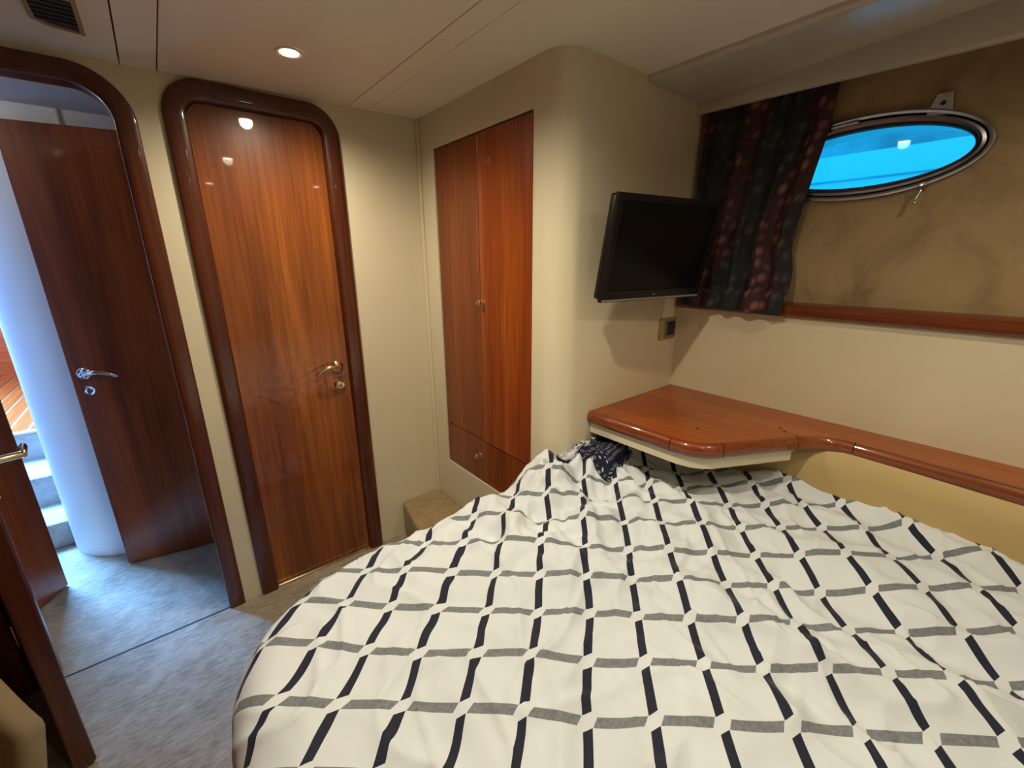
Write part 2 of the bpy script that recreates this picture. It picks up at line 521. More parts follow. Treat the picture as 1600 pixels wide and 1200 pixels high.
# open cabin door (door_1), seen edge-on
hx, hy = -0.517, 1.850
fx, fy = -0.391, 1.440
ang = math.atan2(fy - hy, fx - hx)
Wd = math.hypot(fx - hx, fy - hy)
d1 = empty('door_1', (hx, hy, 0), ang)
tag(d1, 'mahogany cabin door standing open, edge towards the bed, brass lever', 'door', None, 'structure')
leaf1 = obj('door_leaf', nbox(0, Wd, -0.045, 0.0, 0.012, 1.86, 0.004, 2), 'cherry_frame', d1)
lever(leaf1, (Wd - 0.040, 0.0, 0.945), (0, 1, 0), (-1, 0, 0), neck=0.070)
for zz in (0.25, 1.6):
    obj('hinge', tube(bmesh.new(), [(-0.002, -0.049, zz - 0.04), (-0.002, -0.049, zz + 0.04)], 0.006, 10), 'brass', d1, 'auto')

struct(obj('trim_shade_panel', nbox(XL, D1['x0'] - FW - 0.002, YD - 0.014, YD - 0.0005, 0.0, ZC - 0.03), 'cherry_leaf_dark'), 'dark panel painting the shade between the doorway frame and left wall', 'panel')  # dark panel added where the wall only lies in shade

# closet wall with a hole for the wardrobe, rounded pillar, television wall, all one upholstered shell
WY0, WY1, WZ0, WZ1 = 1.109, 1.738, 0.413, 1.842
plC = lambda a, b, c: Vector((XC + c, a, b))
bm = prism([(1.105, 0), (YD + 0.02, 0), (YD + 0.02, ZC), (1.105, ZC)], 0.0, 0.03, plC, [[(WY0, WZ0), (WY1, WZ0), (WY1, WZ1), (WY0, WZ1)]])
struct(obj('wall_closet', bm, 'wall'), 'cream vinyl wall around the cherry wardrobe', 'wall')
RP = 0.085
bm = bmesh.new()
path = [(XC, 1.104)]
for i in range(13):
    a = PI + i * (PI / 2) / 12
    path.append((XC + RP + RP * math.cos(a), YT + RP + RP * math.sin(a)))
path.append((XH + 0.10, YT))
lo_ = [bm.verts.new((x, y, 0)) for x, y in path]; hi_ = [bm.verts.new((x, y, ZC)) for x, y in path]
back = [(XH + 0.10, YT + 0.03), (XC + RP + 0.03, YT + 0.03 + RP), (XC + 0.03, 1.104)]
lo2 = [bm.verts.new((x, y, 0)) for x, y in back]; hi2 = [bm.verts.new((x, y, ZC)) for x, y in back]
A = lo_ + lo2; B = hi_ + hi2
for i in range(len(A)):
    j = (i + 1) % len(A)
    bm.faces.new((A[i], A[j], B[j], B[i]))
bm.faces.new(A[::-1]); bm.faces.new(B)
struct(obj('wall_television', bm, 'wall_tv', None, 'auto'), 'cream wall with a rounded corner behind the television', 'wall')
# corner bead between the door wall and the closet wall
struct(obj('trim_corner', nbox(XC - 0.010, XC, YD - 0.022, YD, 0.0, ZC - 0.006, 0.004), 'wall'), 'slim cream bead in the corner beside the wardrobe', 'trim')

# hull side: lower wall, rail, upper lining
struct(obj('wall_hull', nbox(XH, XH + 0.10, YB, YT, 0.80, 1.20), 'wall'), 'plain cream hull wall between counter and wooden rail', 'wall')
bm = bmesh.new()
PORT_Y, PORT_Z, PA, PB = 0.450, 1.690, 0.256, 0.087
nu, nv = 150, 60
grid = {}
for i in range(nu + 1):
    for j in range(nv + 1):
        y = YB + (YT + 0.02 - YB) * i / nu
        z = 1.21 + (ZC + 0.02 - 1.21) * j / nv
        e = math.hypot((y - PORT_Y) / (PA + 0.016), (z - PORT_Z) / (PB + 0.016))
        wr = 0.0
        k = min(1, max(0, (e - 1.35) * 1.2))
        wr += 0.010 * noise.noise(Vector((y * 5 + z * 3, z * 2.2 - y, 3.1)))
        wr += 0.004 * noise.noise(Vector((y * 14 + z * 9, z * 5 - y * 3, 7.7)))
        grid[i, j] = (XU + wr * k, y, z, e)
vv = {k: bm.verts.new(c[:3]) for k, c in grid.items()}
for i in range(nu):
    for j in range(nv):
        cor = ((i, j), (i + 1, j), (i + 1, j + 1), (i, j + 1))
        if max(grid[a][3] for a in cor) < 1.0: continue
        for a in cor:
            x_, y_, z_, e_ = grid[a]
            if e_ < 1.0: vv[a].co = (x_, PORT_Y + (y_ - PORT_Y) / e_, PORT_Z + (z_ - PORT_Z) / e_)
        bm.faces.new((vv[i, j], vv[i + 1, j], vv[i + 1, j + 1], vv[i, j + 1]))
bmesh.ops.delete(bm, geom=[v for v in bm.verts if not v.link_faces], context='VERTS')
ho = obj('wall_hull_lining', bm, 'hull', None, True)
sm = ho.modifiers.new('thick', 'SOLIDIFY'); sm.thickness = 0.02; sm.offset = 1
struct(ho, 'stained tan suede hull lining around the oval porthole', 'wall')

# wooden rail
bm = prism([(XH - 0.012, 1.198), (XH - 0.019, 1.204), (XH - 0.021, 1.220), (XH - 0.018, 1.238), (XH - 0.008, 1.245), (XU + 0.02, 1.247), (XU + 0.02, 1.198)], YB, YT - 0.001, lambda a, b, c: Vector((a, c, b)))
struct(obj('trim_rail', bm, 'rail', None, 'auto'), 'long cherry rail below the porthole and curtain', 'trim')

# left wall and wall behind the bed (off camera, they close the room)
struct(obj('wall_left', nbox(XL - 0.05, XL, YB, YD, 0, ZC), 'cherry_leaf_dark'), 'left wall behind the open cabin door, its shade painted as dark wood', 'wall')  # dark wood colour stands in for the shade behind the door
struct(obj('wall_head', nbox(XL - 0.05, XU + 0.05, YB - 0.05, YB, 0, ZC), 'wall'), 'cream wall at the head of the bed', 'wall')

# ceiling: backing slab with separate padded panels
ce = obj('ceiling', nbox(XL - 0.05, XU + 0.06, YB - 0.05, YD + 0.05, ZC + 0.010, ZC + 0.05), 'gap')
struct(ce, 'low vinyl panelled cabin ceiling with fine dark seams', 'ceiling')
for (a, b) in ((XL, 0.026), (0.029, 0.112), (0.115, 0.695), (0.698, 0.7735), (0.7745, 1.385)):
    bm = nbox(a, b, YB, YD, ZC, ZC + 0.012, 0.0018, 2)
    if b > 0.9: bmesh.ops.bisect_plane(bm, geom=bm.verts[:] + bm.edges[:] + bm.faces[:], plane_co=(0.9, 0, 0), plane_no=(1, 0, 0))
    if a < 0 < b: bmesh.ops.bisect_plane(bm, geom=bm.verts[:] + bm.edges[:] + bm.faces[:], plane_co=(0, 0, 0), plane_no=(1, 0, 0))
    for v in bm.verts: v.co.z += camb(v.co.x)
    obj('ceiling_panel', bm, 'ceil', ce)
# lowered soffit along the hull with a rounded inner edge
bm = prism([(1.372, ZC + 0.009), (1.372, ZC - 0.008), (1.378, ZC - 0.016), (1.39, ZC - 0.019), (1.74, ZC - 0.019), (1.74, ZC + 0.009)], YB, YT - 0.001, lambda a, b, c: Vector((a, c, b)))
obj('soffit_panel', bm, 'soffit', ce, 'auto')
# valance, deepening towards the bow of the bed
bm = bmesh.new()
sec = []
for y, x, zb in ((YT - 0.001, 1.700, 1.922), (0.60, 1.660, 1.903), (0.2, 1.597, 1.874), (-0.3, 1.52, 1.84), (YB, 1.42, 1.79)):
    zt = ZC - 0.0185
    sec.append([bm.verts.new(p) for p in ((x, y, zt), (x - 0.001, y, zb + 0.008), (x + 0.004, y, zb), (x + 0.016, y, zb - 0.002), (x + 0.020, y, zb + 0.004), (x + 0.020, y, zt))])
for a, b in zip(sec, sec[1:]):
    for i in range(6):
        j = (i + 1) % 6
        bm.faces.new((a[i], a[j], b[j], b[i]))
bm.faces.new(sec[0]); bm.faces.new(sec[-1][::-1])
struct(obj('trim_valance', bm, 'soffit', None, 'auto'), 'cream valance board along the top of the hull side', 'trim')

# ================================================================== hall and stairs beyond the doorway
bm = bmesh.new()
cx, cy, cr = -0.29, 2.88, 0.285
path = [(-0.575, 5.44)] + [(cx + cr * math.cos(PI + i * (PI / 2) / 16), cy + cr * math.sin(PI + i * (PI / 2) / 16)) for i in range(17)] + [(0.16, 2.595)]
lo_ = [bm.verts.new((x, y, 0)) for x, y in path]; hi_ = [bm.verts.new((x, y, 1.95)) for x, y in path]
c0 = bm.verts.new((0.16, 5.44, 0)); c1 = bm.verts.new((0.16, 5.44, 1.95))
A = lo_ + [c0]; B = hi_ + [c1]
for i in range(len(A)):
    j = (i + 1) % len(A)
    bm.faces.new((A[i], A[j], B[j], B[i]))
bm.faces.new(A[::-1]); bm.faces.new(B)
struct(obj('wall_hall_curved', bm, 'hallwhite', None, 'auto'), 'white curved bulkhead between hall door and stairs', 'wall')
struct(obj('wall_hall_right', nbox(0.12, 0.16, YD + 0.05, 2.595, 0, 1.95), 'hallwhite'), 'white hall wall behind the cabin doors', 'wall')
struct(obj('wall_hall_left', nbox(-0.99, -0.95, YD + 0.05, 2.86, 0, 1.95), 'hallwhite'), 'white hall wall beside the stairs', 'wall')
struct(obj('ceiling_hall', nbox(-0.99, 0.16, YD + 0.05, 2.9, 1.951, 1.99), 'hallceil'), 'grey hall ceiling seen through the doorway', 'ceiling')
struct(obj('trim_hall_header', nbox(-0.95, 0.12, 2.497, 2.53, 1.892, 1.951), 'hallwhite'), 'pale header over the dark hall door', 'trim')
struct(obj('trim_hall_joint', nbox(-0.186, -0.180, 2.488, 2.497, 1.893, 1.950), 'fascia'), 'narrow bright joint strip on the hall header', 'trim')

# dark hall door
bx, by = -0.357, 2.482
ex, ey = 0.100, 2.392
ang3 = math.atan2(ey - by, ex - bx); W3 = math.hypot(ex - bx, ey - by)
d3 = empty('door_3', (bx, by, 0), ang3)
tag(d3, 'dark mahogany hall door with steel lever, beyond the open doorway', 'door', None, 'structure')
leaf3 = obj('door_leaf', nbox(0, W3, 0, 0.038, 0.008, 1.888, 0.003), 'cherry_leaf_dark', d3)
lever(leaf3, (0.045, 0, 0.945), (0, -1, 0), (1, 0, 0), 'chrome', 0.12, 0.075)

# second hall door leaf
bx, by = -0.562, 2.478
ex, ey = -0.80, 2.065
ang4 = math.atan2(ey - by, ex - bx); W4 = math.hypot(ex - bx, ey - by)
d4 = empty('door_4', (bx, by, 0), ang4)
tag(d4, 'mahogany hall door leaf standing behind the open cabin door', 'door', None, 'structure')
obj('door_leaf', nbox(0, W4, -0.036, 0.0, 0.006, 1.87, 0.003), 'cherry_leaf_dark', d4)
obj('hinge', tube(bmesh.new(), [(W4 + 0.004, -0.004, 0.3), (W4 + 0.004, -0.004, 0.38)], 0.006, 10), 'brass', d4, 'auto')

# carpeted stairs up to the saloon
st = empty('staircase', (-0.76, 2.868, 0))
tag(st, 'carpeted stairs climbing past the white curved bulkhead', 'stairs', None, 'structure')
for y0, z0, y1 in ((2.868, 0.139, 3.155), (3.137, 0.302, 3.49)):
    bm = nbox(-1.59, -0.577, y0, y1, 0.0, z0, 0.010, 3)
    obj('step', off(bm, (-0.76, 2.868, 0)), 'carpet_stair', st, 'auto')
bm = nbox(-1.59, -0.577, 3.472, 3.50, 0.0, 0.455, 0.004, 2)
obj('riser', off(bm, (-0.76, 2.868, 0)), 'carpet_stair', st, 'auto')
bm = nbox(-1.6, -0.577, 3.462, 3.505, 0.457, 0.473, 0.006, 3)
obj('nosing', off(bm, (-0.76, 2.868, 0)), 'holly', st, 'auto')
fs = obj('floor_saloon', nbox(-1.6, -0.577, 3.505, 5.44, 0.42, 0.464), 'holly')
struct(fs, 'orange teak saloon floor with pale strips above the stairs', 'floor')
# planks run fore and aft between pale strips
for k in range(12):
    x1 = -0.579 - k * 0.085
    obj('floor_plank', nbox(x1 - 0.068, x1, 3.506, 5.438, 0.4642, 0.4725, 0.001, 1), 'saloon_plank', fs)
struct(obj('wall_saloon', nbox(-1.6, -0.577, 5.44, 5.48, 0.40, 1.9), 'saloon'), 'orange wood saloon panel above the stairs', 'wall')
struct(obj('wall_saloon_left', nbox(-1.64, -1.6, 2.86, 5.48, 0.0, 1.9), 'hallwhite'), 'white saloon side wall', 'wall')

# ================================================================== OBJECTS
# ---------------------------------------------------------------- wardrobe
wd = empty('wardrobe', (XC, (WY0 + WY1) / 2, WZ0))
tag(wd, 'built-in cherry wardrobe with two doors above one drawer', 'wardrobe')
wo = (XC, (WY0 + WY1) / 2, WZ0)
bm = nbox(XC + 0.032, XC + 0.045, WY0 - 0.02, WY1 + 0.02, WZ0 - 0.02, WZ1 + 0.02)
obj('carcass', off(bm, wo), 'darkhole', wd)
ysp = 1.422; zsp = 0.622
def knob(parent, p, s=1.0):
    obj('knob', lathe(bmesh.new(), [(0, 0.0), (0.011 * s, 0.0005), (0.0105 * s, 0.003), (0.005 * s, 0.005), (0.005 * s, 0.012), (0.010 * s, 0.017), (0.0115 * s, 0.022), (0.008 * s, 0.027), (0, 0.028)], p, (-1, 0, 0), 18), 'brass', parent, 'auto')
ld = obj('door', off(nbox(XC + 0.004, XC + 0.024, ysp + 0.0025, WY1 - 0.003, zsp + 0.003, WZ1 - 0.005, 0.002), wo), 'closet_dim', wd)
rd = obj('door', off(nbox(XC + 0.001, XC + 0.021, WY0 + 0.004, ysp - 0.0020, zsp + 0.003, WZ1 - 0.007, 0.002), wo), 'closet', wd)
knob(rd, Vector((XC + 0.001, 1.405, 1.234)) - Vector(wo))
dr = obj('drawer', off(nbox(XC + 0.004, XC + 0.024, WY0 + 0.004, WY1 - 0.003, WZ0 + 0.003, zsp - 0.001, 0.002), wo), 'closet_dim', wd)
knob(dr, Vector((XC + 0.004, 1.452, 0.545)) - Vector(wo))

# ---------------------------------------------------------------- carpeted step in the corner
bm = bmesh.new()
pl = [(0.724, 1.575), (XC - 0.002, 1.565), (XC - 0.002, YD - 0.004), (0.777, YD - 0.004)]
bm = prism(pl, 0.001, 0.192)
bmesh.ops.bevel(bm, geom=[e for e in bm.edges if max(v.co.z for v in e.verts) > 0.19 or abs(e.verts[0].co.z - e.verts[1].co.z) > 0.1], offset=0.016, segments=4, profile=0.5, affect='EDGES')
tag(obj('carpeted_step', bm, 'carpet_step', None, 'auto'), 'tan carpeted box step in the corner below the wardrobe', 'step')

# ---------------------------------------------------------------- corner counter and hull ledge
ct = empty('corner_counter', (1.4, 0.75, 0.78))
tag(ct, 'glossy cherry corner counter and ledge with rounded edges above the bed', 'counter')
co = Vector((1.4, 0.75, 0.78))
ZT = 0.854
# edge path of the nosing, from the television wall round to the ledge
def arcpts(p0, p1, p2, n):       # quadratic curve through a corner
    p0, p1, p2 = Vector(p0), Vector(p1), Vector(p2)
    return [tuple((1 - s) ** 2 * p0 + 2 * s * (1 - s) * p1 + s * s * p2) for s in (i / n for i in range(n + 1))]
segA = [(1.150, YT - 0.002), (1.158, 0.640)]
segB = arcpts((1.158, 0.640), (1.160, 0.545), (1.238, 0.508), 10)
segC = [(1.238, 0.508), (1.475, 0.386)]
segD = arcpts((1.475, 0.386), (1.552, 0.345), (1.552, 0.262), 10)
segE = [(1.552, 0.262), (1.530, -0.20), (1.500, YB + 0.001)]
inner = segA[:-1] + segB[:-1] + segC[:-1] + segD[:-1] + segE
# worktop: two veneered leaves meeting at a joint in the corner
edge = inner
NW = 0.022
def offset_path(pts, d):
    out = []
    for i, p in enumerate(pts):
        a = Vector(pts[max(i - 1, 0)]); b = Vector(pts[min(i + 1, len(pts) - 1)])
        t_ = (b - a).normalized(); n_ = Vector((-t_.y, t_.x))     # to the left of travel
        out.append((p[0] + n_.x * d, p[1] + n_.y * d))
    return out
edge_in = offset_path(edge, NW)
edge_in[0] = (edge_in[0][0], YT - 0.002)
edge_in[-1] = (edge_in[-1][0], YB + 0.001)
XT = XH - 0.001
top_poly = edge_in + [(XT, YB + 0.001), (XT, YT - 0.002)]
bm = prism(top_poly, 0.822, ZT)
for v in bm.verts: v.co -= co
tp = obj('worktop', bm, 'top', ct)
# nosing pieces
pf = [(0.0, ZT + 0.001), (-0.010, ZT + 0.0015), (-0.019, ZT - 0.004), (-0.0245, ZT - 0.016), (-0.0245, ZT - 0.030), (-0.020, ZT - 0.041), (-0.010, ZT - 0.047), (0.0, ZT - 0.048)]
def nosing(pts, gap0, gap1):
    pts = [Vector(p) for p in pts]
    d0 = (pts[1] - pts[0]).normalized(); d1_ = (pts[-1] - pts[-2]).normalized()
    pts[0] = pts[0] + d0 * gap0; pts[-1] = pts[-1] - d1_ * gap1
    bm = bmesh.new(); rings = []
    for i, p in enumerate(pts):
        a = pts[max(i - 1, 0)]; b = pts[min(i + 1, len(pts) - 1)]
        t_ = (b - a).normalized(); n_ = Vector((-t_.y, t_.x))
        q = p + n_ * NW
        rings.append([bm.verts.new(Vector((q.x + n_.x * o_, q.y + n_.y * o_, z)) - co) for o_, z in pf])
    for a, b in zip(rings, rings[1:]):
        for k in range(len(pf)):
            j = (k + 1) % len(pf)
            bm.faces.new((a[k], a[j], b[j], b[k]))
    bm.faces.new(rings[0]); bm.faces.new(rings[-1][::-1])
    return bm
for sgm in (segA, segB, segC, segD, segE):
    obj('nosing', nosing(sgm, 0.0014, 0.0014), 'nose', ct, 'auto')
for (x, y) in ((1.305, 0.630), (1.52, 0.455), (1.50, 0.435)):
    obj('screw_hole', lathe(bmesh.new(), [(0, 0.0005), (0.006, 0.0005), (0.006, 0.0002)], Vector((x, y, ZT)) - co, (0, 0, 1), 10), 'darkhole', ct)
obj('veneer_joint', off(nbox(1.20, XT, 0.9555 - 0.0006, 0.9555 + 0.0006, ZT + 0.00005, ZT + 0.0003), co), 'rail', ct)
# cream fascia below the corner leaf
fp = offset_path(segA[:-1] + segB[:-1] + segC, 0.016)
fp[0] = (fp[0][0], YT - 0.003)
bk = offset_path(segA[:-1] + segB[:-1] + segC, 0.036); bk[0] = (bk[0][0], YT - 0.003)
bm = prism(fp + bk[::-1], 0.770, 0.8065)
for v in bm.verts: v.co -= co
obj('fascia', bm, 'fascia', ct, 'auto')
bm = prism(bk + [(1.56, 0.40), (1.56, YT - 0.003)], 0.784, 0.8)
for v in bm.verts: v.co -= co
obj('underside', bm, 'fascia', ct)

# upholstered panel below the ledge (hull side of the berth)
bm = bmesh.new()
n = 40
rows = []
for i in range(n + 1):
    y = YB + 0.01 + (0.975 - YB - 0.02) * i / n
    xe = 1.565 - max(0, 0.30 - y) * 0.030
    rows.append([bm.verts.new((xe + dx + 0.004 * noise.noise(Vector((y * 3, z * 4, 1))), y, z)) for dx, z in ((0.02, 0.808), (0.004, 0.796), (0.0, 0.75), (0.0, 0.66), (-0.004, 0.55), (0.0, 0.30), (0.0, 0.0))])
for a, b in zip(rows, rows[1:]):
    for k in range(6):
        bm.faces.new((a[k], a[k + 1], b[k + 1], b[k]))
po = obj('trim_berth_panel', bm, 'upholstery', None, True)
sm = po.modifiers.new('thick', 'SOLIDIFY'); sm.thickness = 0.03; sm.offset = -1
struct(po, 'tan upholstered panel below the cherry ledge beside the bed', 'panel')

# ---------------------------------------------------------------- bed
BX0, BY1, BR = -0.055, 1.055, 0.34
def rrect(x0, x1, y0, y1, r, n=14):
    pts = [(x0, y0), (x1, y0), (x1, y1)]
    for i in range(n + 1):
        a = PI / 2 + i * (PI / 2) / n
        pts.append((x0 + r + r * math.cos(a), y1 - r + r * math.sin(a)))
    return pts
bd = empty('bed', (0.7, 0, 0))
tag(bd, 'low island bed with a rounded foot corner under the printed comforter', 'bed')
bo = (0.7, 0, 0)
obj('bed_base', off(prism(rrect(BX0 + 0.12, 1.545, YB + 0.02, 0.945, BR - 0.1), 0.001, 0.34), bo), 'upholstery', bd)
obj('mattress', off(prism(rrect(BX0 + 0.07, 1.545, YB + 0.02, 0.955, BR - 0.05), 0.342, 0.545), bo), 'mattress', bd)

# ---------------------------------------------------------------- comforter
def comforter():
    r = 0.085; ztop = 0.628
    step = 0.0070
    x_lo, x_hi = BX0 - 0.50, 1.556
    y_lo, y_hi = YB + 0.05, BY1 + 0.50
    nx = int((x_hi - x_lo) / step); ny = int((y_hi - y_lo) / step)
    N = noise.noise
    cu = Vector((0.742, 0.670)).normalized(); cv = Vector((0.735, -0.678)).normalized()
    org = Vector((0.116, 0.644))
    det = cu.x * cv.y - cu.y * cv.x
    CELL = 0.1125
    def wrinkle(x, y):
        h = 0.0
        # bunched folds fanning out of the counter corner
        dx, dy = x - 1.20, y - 1.00
        d = math.hypot(dx, dy); th = math.atan2(dy, dx)
        k = math.exp(-max(0, d - 0.12) / 0.30)
        n1 = N(Vector((th * 4.6 + 2.0 * N(Vector((x * 3, y * 3, 5))), d * 2.2, 1.3)))
        n2 = N(Vector((th * 9.5, d * 4.5, 8.1)))
        h += k * (0.040 * (1 - 2.2 * abs(n1)) + 0.022 * n2)
        # cross puckers in the middle of the top
        cx_, cy_ = x - 0.86, y - 0.78
        k2 = math.exp(-(cx_ * cx_ + cy_ * cy_) / 0.11)
        a = x * 0.67 + y * 0.74; b = x * 0.74 - y * 0.67
        h += k2 * (0.036 * N(Vector((a * 17, b * 5, 3.3))) + 0.038 * N(Vector((a * 6, b * 17, 9.3))) + 0.014 * N(Vector((x * 30, y * 30, 9.9))))
        # long drag folds over the hull half
        k3 = min(1, max(0, (x + 0.35 * y - 0.55) / 0.4))
        al = x * 0.18 - y * 0.98; ac = x * 0.98 + y * 0.18
        w2 = N(Vector((al * 1.4, ac * 7.5 + 0.8 * N(Vector((al * 3, ac * 3, 0))), 4.4)))
        h += k3 * 0.042 * (0.6 - 1.6 * abs(w2))
        h += k3 * 0.012 * N(Vector((al * 4, ac * 19, 6.6)))
        # long soft folds towards the near edge
        k4 = min(1, max(0, (0.75 - y) / 0.5))
        w3 = N(Vector((a * 2.4, b * 10 + N(Vector((x * 4, y * 4, 2))), 14.4)))
        h += k4 * 0.028 * (0.5 - 1.4 * abs(w3))
        # thin creases
        c1 = N(Vector((x * 4.2 + 1.5 * N(Vector((x * 2, y * 2, 40))), y * 4.2, 41)))
        h += 0.012 * math.exp(-abs(c1) * 22)
        c2 = N(Vector((a * 3.0, b * 8.0 + 1.2 * N(Vector((x * 3, y * 3, 43))), 44)))
        h += 0.010 * math.exp(-abs(c2) * 16)
        # loft of the filling everywhere
        h += 0.012 * N(Vector((x * 3.1, y * 3.1, 11))) + 0.010 * N(Vector((x * 9, y * 9, 12))) + 0.004 * N(Vector((x * 22, y * 22, 13)))
        return h
    verts = []; uvs = []; keep = []
    for i in range(nx + 1):
        for j in range(ny + 1):
            p = x_lo + (x_hi - x_lo) * i / nx; q = y_lo + (y_hi - y_lo) * j / ny
            # signed distance outside the rounded outline (only the left and foot edges are free)
            ax = (BX0 + BR) - p; ay = q - (BY1 - BR)
            if ax > 0 and ay > 0:
                l = math.hypot(ax, ay); sd = l - BR; nrm = (-ax / l, ay / l)
            elif ax > ay: sd = ax - BR; nrm = (-1, 0)
            else: sd = ay - BR; nrm = (0, 1)
            s = sd + r * (PI / 2 - 1) + r
            s = sd + r
            x, y, z = p, q, ztop
            hfac = 1.0; drop = 0.0
            if s > 0:
                bx_, by_ = p - nrm[0] * s, q - nrm[1] * s
                th = min(s / r, PI / 2)
                out = r * math.sin(th); z = ztop - r * (1 - math.cos(th))
                rest = s - r * PI / 2
                if rest > 0:
                    z -= rest; out -= 0.02 * min(1, rest / 0.3)
                    drop = rest
                # pleats where the cloth turns the corner
                ang_ = math.atan2(ay, ax) if (ax > 0 and ay > 0) else 0
                pl_ = min(1, s / 0.25)
                along = (p + q) if not (ax > 0 and ay > 0) else (BX0 + BR + BY1 - BR + ang_ * BR * 1.3)
                out += pl_ * 0.022 * N(Vector((along * 9, drop * 1.5, 21)))
                x, y = bx_ + nrm[0] * out, by_ + nrm[1] * out
                hfac = math.cos(th) * 0.8 + 0.2
            h = wrinkle(p, q)
            # general shape: crown of the filling, rise against the wall under the counter and against the ledge panel
            rise = 0.0
            dwall = math.hypot(max(0, 1.13 - p), max(0, 0.955 - q))
            rise += 0.085 * math.exp(-(dwall / 0.11) ** 2) if p > 0.9 else 0.085 * math.exp(-(dwall / 0.11) ** 2)
            rise += 0.035 * math.exp(-((1.556 - p) / 0.10) ** 2)
            rise += 0.020 * math.exp(-((p - 0.75) ** 2 + (q - 0.95) ** 2) / 0.05)
            z += 0.046 * math.exp(-((p - 0.945) ** 2 + (q - 1.02) ** 2) / 0.011)
            z += h * hfac + rise * (hfac if s > 0 else 1)
            x += 0; y += 0
            # keep clear of the rounded pillar and the television wall
            gx, gy = XC - 0.012, YT - 0.012
            if x > gx and y > gy:
                cxp, cyp = XC + RP, YT + RP
                if x < cxp and y < cyp:
                    d = math.hypot(x - cxp, y - cyp)
                    if d < RP + 0.012:
                        kx = (RP + 0.012) / max(d, 1e-4)
                        nx_, ny_ = cxp + (x - cxp) * kx, cyp + (y - cyp) * kx
                        z += math.hypot(nx_ - x, ny_ - y) * 0.5
                        x, y = nx_, ny_
                elif y - gy < x - gx:
                    z += (y - gy) * 0.6; y = gy
                else:
                    z += (x - gx) * 0.1; x = gx
            ok = not (p > XC + 0.03 and q > 1.08) and not (p > XC and q > 1.14)
            if p > 1.04: z = min(z, 0.745)
            # dip below the counter's shadowed front, right-hand side
            z = max(z, 0.02)
            x = min(x, 1.553)
            verts.append((x, y, z)); keep.append(ok)
            g = 0.0
            e = Vector((p, q)) - org
            uu = (e.x * cv.y - e.y * cv.x) / det; vv_ = (cu.x * e.y - cu.y * e.x) / det
            # bunched cloth takes up extra length
            slack = 0.55 * h + 0.014 * N(Vector((p * 5, q * 5, 31)))
            uvs.append(((uu + slack) / CELL, (vv_ + slack * 0.5) / CELL))
    faces = []
    W = ny + 1
    for i in range(nx):
        for j in range(ny):
            f = (i * W + j, (i + 1) * W + j, (i + 1) * W + j + 1, i * W + j + 1)
            if all(keep[k] for k in f): faces.append(f)
    me = bpy.data.meshes.new('comforter')
    me.from_pydata(verts, [], faces)
    uvl = me.uv_layers.new(name='UVMap')
    for lp in me.loops: uvl.data[lp.index].uv = uvs[lp.vertex_index]
    for p in me.polygons: p.use_smooth = True
    bm = bmesh.new(); bm.from_mesh(me)
    bmesh.ops.delete(bm, geom=[v for v in bm.verts if not v.link_faces], context='VERTS')
    bm.to_mesh(me); bm.free()
    me.materials.append(M['quilt'])
    o = bpy.data.objects.new('comforter', me); C.objects.link(o)
    s = o.modifiers.new('thick', 'SOLIDIFY'); s.thickness = 0.010; s.offset = -1
    tag(o, 'rumpled white comforter printed with navy and grey bar lattice', 'comforter')
    return o
quilt_obj = comforter()
from mathutils.bvhtree import BVHTree
qme = quilt_obj.data
QB = BVHTree.FromPolygons([v.co[:] for v in qme.vertices], [tuple(p.vertices) for p in qme.polygons])

# crumpled navy cloth tucked under the counter
def navy_cloth():
    bm = bmesh.new(); nu_, nv_ = 34, 22
    uvs = {}
    g = []
    A = Vector((1.055, 0.925, 0.735)); Bv = Vector((1.20, 0.905, 0.752))
    for i in range(nu_ + 1):
        row = []
        for j in range(nv_ + 1):
            s, t_ = i / nu_, j / nv_
            x = 1.075 + 0.20 * s + 0.012 * noise.noise(Vector((s * 5, t_ * 5, 1)))
            y = 0.800 + 0.150 * t_ + 0.05 * s * (1 - t_)
            z = 0.700 + 0.052 * math.sin(PI * (0.12 + 0.8 * t_)) * (0.65 + 0.35 * s) + 0.016 * noise.noise(Vector((s * 6, t_ * 6, 4))) - 0.05 * (1 - min(1, 6 * min(s, t_ + 0.02, 1 - s + 0.1)))
            y = min(y, 0.955)
            hit = QB.ray_cast(Vector((x, y, 0.9)), Vector((0, 0, -1)))[0]
            fold = 0.004 + 0.010 * abs(noise.noise(Vector((s * 6, t_ * 6, 4))))
            if hit: z = max(z, hit.z + 0.009) if 0.1 < s < 0.9 and t_ > 0.08 else hit.z + 0.009
            z += fold
            v = bm.verts.new((x, y, min(z, 0.768 if x > 1.14 else 0.80))); row.append(v); uvs[v] = (s * 22, t_ * 8)
        g.append(row)
    lay = bm.loops.layers.uv.new('UVMap')
    for i in range(nu_):
        for j in range(nv_):
            f = bm.faces.new((g[i][j], g[i + 1][j], g[i + 1][j + 1], g[i][j + 1]))
            for l in f.loops: l[lay].uv = uvs[l.vert]
    o = obj('crumpled_cloth', bm, 'dash', None, True)
    s = o.modifiers.new('thick', 'SOLIDIFY'); s.thickness = 0.006; s.offset = -1
    tag(o, 'crumpled navy cloth with white dashes under the counter corner', 'cloth')
navy_cloth()

